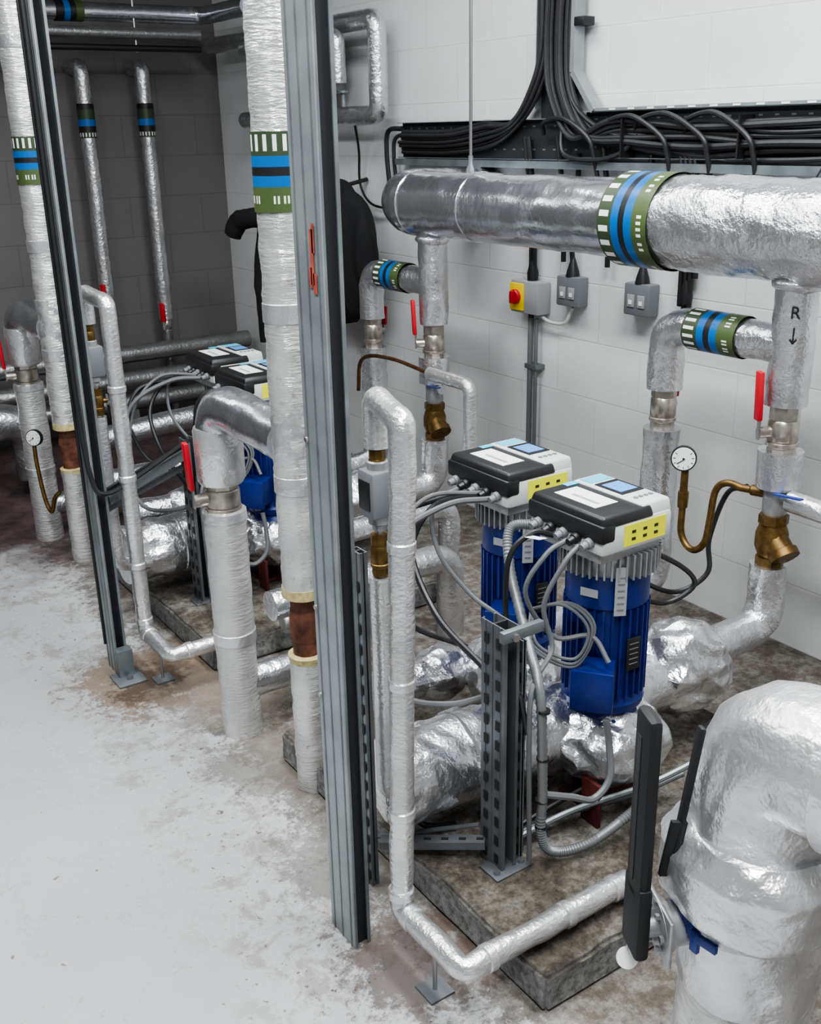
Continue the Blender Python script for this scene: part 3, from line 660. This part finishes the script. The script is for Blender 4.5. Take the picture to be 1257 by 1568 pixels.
# ------------------------------------------------------------ pump cables
o=O('flexible_conduit')
o.sweep(catmull([(1.53,1.74,.82),(1.47,1.76,.815),(1.43,1.71,.74),(1.39,1.60,.62),(1.345,1.50,.53),(1.345,1.485,.3),(1.345,1.485,.18),(1.38,1.475,.125),(1.47,1.455,.12),(1.58,1.44,.16),(1.62,1.435,.19)],26),.0125,'conduit_grey',12,rib=.14)
o.lathe((1.60,1.437,.175),(.6,-.1,.4),[(0,.015),(.03,.015),(.032,.018),(.05,.018)],'steel',8,False)
for z in (.5,.38,.27,.2): o.lathe((1.345,1.487,z),(0,0,1),[(0,.0145),(.006,.0145)],'black',12)
o.done()
for unit,(dx,dy) in enumerate(((0,0),(.0,1.74))):
    o=O('pump_control_cables')
    def P(*pts): return [(a+dx,b+dy,c) for a,b,c in pts]
    G='cable_grey'
    o.cable(P((1.50,1.56,.83),(1.46,1.56,.80),(1.42,1.58,.70),(1.43,1.56,.6),(1.36,1.53,.56),(1.315,1.50,.50),(1.315,1.49,.12)),.006,G)
    o.cable(P((1.50,1.60,.83),(1.44,1.60,.81),(1.40,1.62,.72),(1.47,1.60,.60),(1.54,1.55,.60),(1.55,1.5,.55)),.006,G)
    o.cable(P((1.50,1.64,.83),(1.45,1.66,.84),(1.40,1.68,.78),(1.38,1.66,.62),(1.33,1.56,.55),(1.31,1.5,.45)),.007,'black')
    o.cable(P((1.54,1.92,.83),(1.42,1.95,.83),(1.28,1.98,.76),(1.22,1.98,.62),(1.22,1.96,.48),(1.25,1.90,.38),(1.32,1.80,.38),(1.40,1.72,.42)),.008,G)
    o.cable(P((1.54,1.96,.83),(1.42,1.99,.82),(1.34,1.98,.72),(1.32,1.85,.60),(1.31,1.66,.55),(1.31,1.58,.52)),.008,'black')
    o.cable(P((1.54,1.96,.835),(1.40,2.0,.84),(1.29,2.0,.74),(1.24,1.97,.58),(1.20,1.93,.40)),.006,G)
    o.cable(P((1.54,2.0,.83),(1.44,2.02,.82),(1.32,2.02,.80),(1.26,2.0,.70),(1.3,1.95,.55),(1.42,1.86,.48)),.007,'black')
    o.cable(P((1.54,2.04,.83),(1.45,2.04,.80),(1.42,1.98,.70),(1.46,1.9,.6),(1.5,1.82,.55),(1.55,1.84,.47)),.006,G)
    o.cable(P((1.54,1.49,.41),(1.545,1.48,.34),(1.53,1.46,.27),(1.48,1.46,.235),(1.42,1.47,.26),(1.36,1.49,.28)),.0085,'conduit_grey')
    for s in (0,.012,.02): o.cable(P((1.47,1.68,.64),(1.50+s,1.60,.67),(1.53+s,1.55,.62),(1.50,1.56,.55-s),(1.44-s,1.62,.58),(1.47,1.68,.64)),.004,G)
    if unit==0:
        o.cable([(1.35,1.56,.13),(1.5,1.54,.15),(1.66,1.46,.20),(1.8,1.42,.24)],.008,'galv'); o.cable([(1.36,1.60,.12),(1.55,1.58,.16),(1.75,1.50,.24)],.007,'black')
        o.cable([(1.36,1.58,.12),(1.5,1.56,.13),(1.66,1.50,.15),(1.8,1.47,.17)],.007,'galv_dark')
        o.cable([(1.26,1.7,.12),(1.18,1.72,.14),(1.16,1.76,.2),(1.2,1.8,.22)],.008,'black')
        o.bar((1.44,1.66,.835),(1.43,1.60,.85),.02,.001,'white')
    o.done()
o=O('black_cable_loop')
pts=[(HX-.02,1.80,.72),(2.42,1.90,.66),(2.42,1.95,.5),(2.40,1.93,.40)]
o.cable(pts+[(2.32,1.98,.34),(2.2,2.02,.40),(2.15,2.04,.47),(2.2,2.0,.5),(2.3,1.94,.44),(2.33,1.92,.38),(2.25,1.96,.33),(2.12,2.0,.38)],.008,'black'); o.done()
# ------------------------------------------------------------ foreground butterfly-valve branch
o=O('foreground_insulated_pipe'); KX,KY=1.23,.84
o.pipe([(KX,KY,0),(KX,KY,.40)],.112,'foil_white',cr=.005,step=.02,seg=44)
o.pipe([(KX,KY,.35),(KX,KY,.52)],.115,'foil_bright',cr=.007,step=.010,seg=56)
o.sweep([(KX,KY,.488+.166*k/24) for k in range(25)],lambda t:.118+.036*min(1,4.2*min(t,1-t)),'foil_bright',64,.012,11)
o.pipe([(KX,KY,.60),(KX,KY,.815),(KX,KY-.9,.815)],.112,'foil_bright',br=.10,cr=.009,fr=9,step=.012,seg=60)
o.lathe((KX,KY-.14,.815),(0,-1,0),[(0,.112),(.006,.119),(.06,.119),(.066,.112)],'foil_bright',40)
u=V((-.9,.43,0)).normalized(); w=u.cross(V((0,0,1)))
for (a,z,h,ww) in ((.0,.50,.024,.022),(.25,.49,.014,.012),(-.25,.50,.016,.012),(-.4,.48,.02,.008),(.12,.465,.02,.006),(-.6,.49,.008,.02)):
    uu=(u+w*a).normalized(); o.obox(V((KX,KY,z))+uu*.129,uu.cross(V((0,0,1))),uu,V((0,0,1)),(ww,.004,h),'ink_blue',.001)
nn=V((-.8,-.6,0)); rr=V((.6,-.8,0))
o.text('KL',V((KX,KY,.325))+nn*.119,rr,(0,0,1),.05,'ink_blue')
o.done()
o=O('butterfly_valve_lever')
vp=V((KX,KY,.475))
o.lathe(vp,u,[(.11,.035),(.15,.035),(.15,.045),(.165,.045),(.165,.016),(.21,.016)],'cast_alu',16)
o.obox(vp+u*.16,w,u,V((0,0,1)),(.05,.004,.045),'cast_alu',.003)
q=vp+u*.2; zt=V((-.03,.0,1)).normalized()
o.obox(q+V((0,0,.03)),w,u,V((0,0,1)),(.035,.013,.07),'lever_black',.010)
o.obox(q+V((0,0,.235)),w,u,V((0,0,1)),(.031,.013,.168),'lever_black',.013)
o.obox(q+V((0,0,.235))+u*.0135,w,u,V((0,0,1)),(.007,.001,.13),'black_rubber')
o.bar(q+V((0,0,.10))-u*.05,q+V((0,0,.36))-u*.09+w*.012,.018,.010,'lever_black',up=u,bev=.004)
o.bar(q+V((0,0,.10))-u*.045,q+V((0,0,.20))-u*.06,.008,.026,'lever_black',up=u)
for k in range(7): o.lathe(vp+u*.168+w*(.035*math.cos(k))+V((0,0,.034*math.sin(k))),u,[(0,.006),(.006,.006)],'steel',6,False)
tg=q-V((0,0,.075))+w*.018+u*.004; o.lathe(tg,(-.6,-.6,.5),[(0,.018),(.002,.018)],'white',24)
o.cable([tg+V((0,0,.016)),tg+V((0,0,.035)),q-V((0,0,.03))],.0015,'steel',6)
o.done()
# ------------------------------------------------------------ camera, world
f=1600; Yc=V((-1164,563,-f)).normalized(); Xc=V((2514,640,-f)).normalized(); Zc=Xc.cross(Yc).normalized(); Xc=Yc.cross(Zc).normalized()
cd=bpy.data.cameras.new('camera'); cd.sensor_fit='HORIZONTAL'; cd.sensor_width=36; cd.lens=36*f/1257; cd.clip_start=.05
co=bpy.data.objects.new('camera',cd); bpy.context.collection.objects.link(co)
co.matrix_world=Matrix(((Xc.x,Xc.y,Xc.z,0),(Yc.x,Yc.y,Yc.z,0),(Zc.x,Zc.y,Zc.z,1.7),(0,0,0,1)))
bpy.context.scene.camera=co
w=bpy.data.worlds.new('world'); bpy.context.scene.world=w; w.use_nodes=True; w.node_tree.nodes['Background'].inputs[0].default_value=(.5,.52,.55,1); w.node_tree.nodes['Background'].inputs[1].default_value=.1
bpy.context.scene.view_settings.view_transform='AgX'
bpy.context.scene.view_settings.look='AgX - Medium High Contrast'
bpy.context.scene.view_settings.exposure=.48
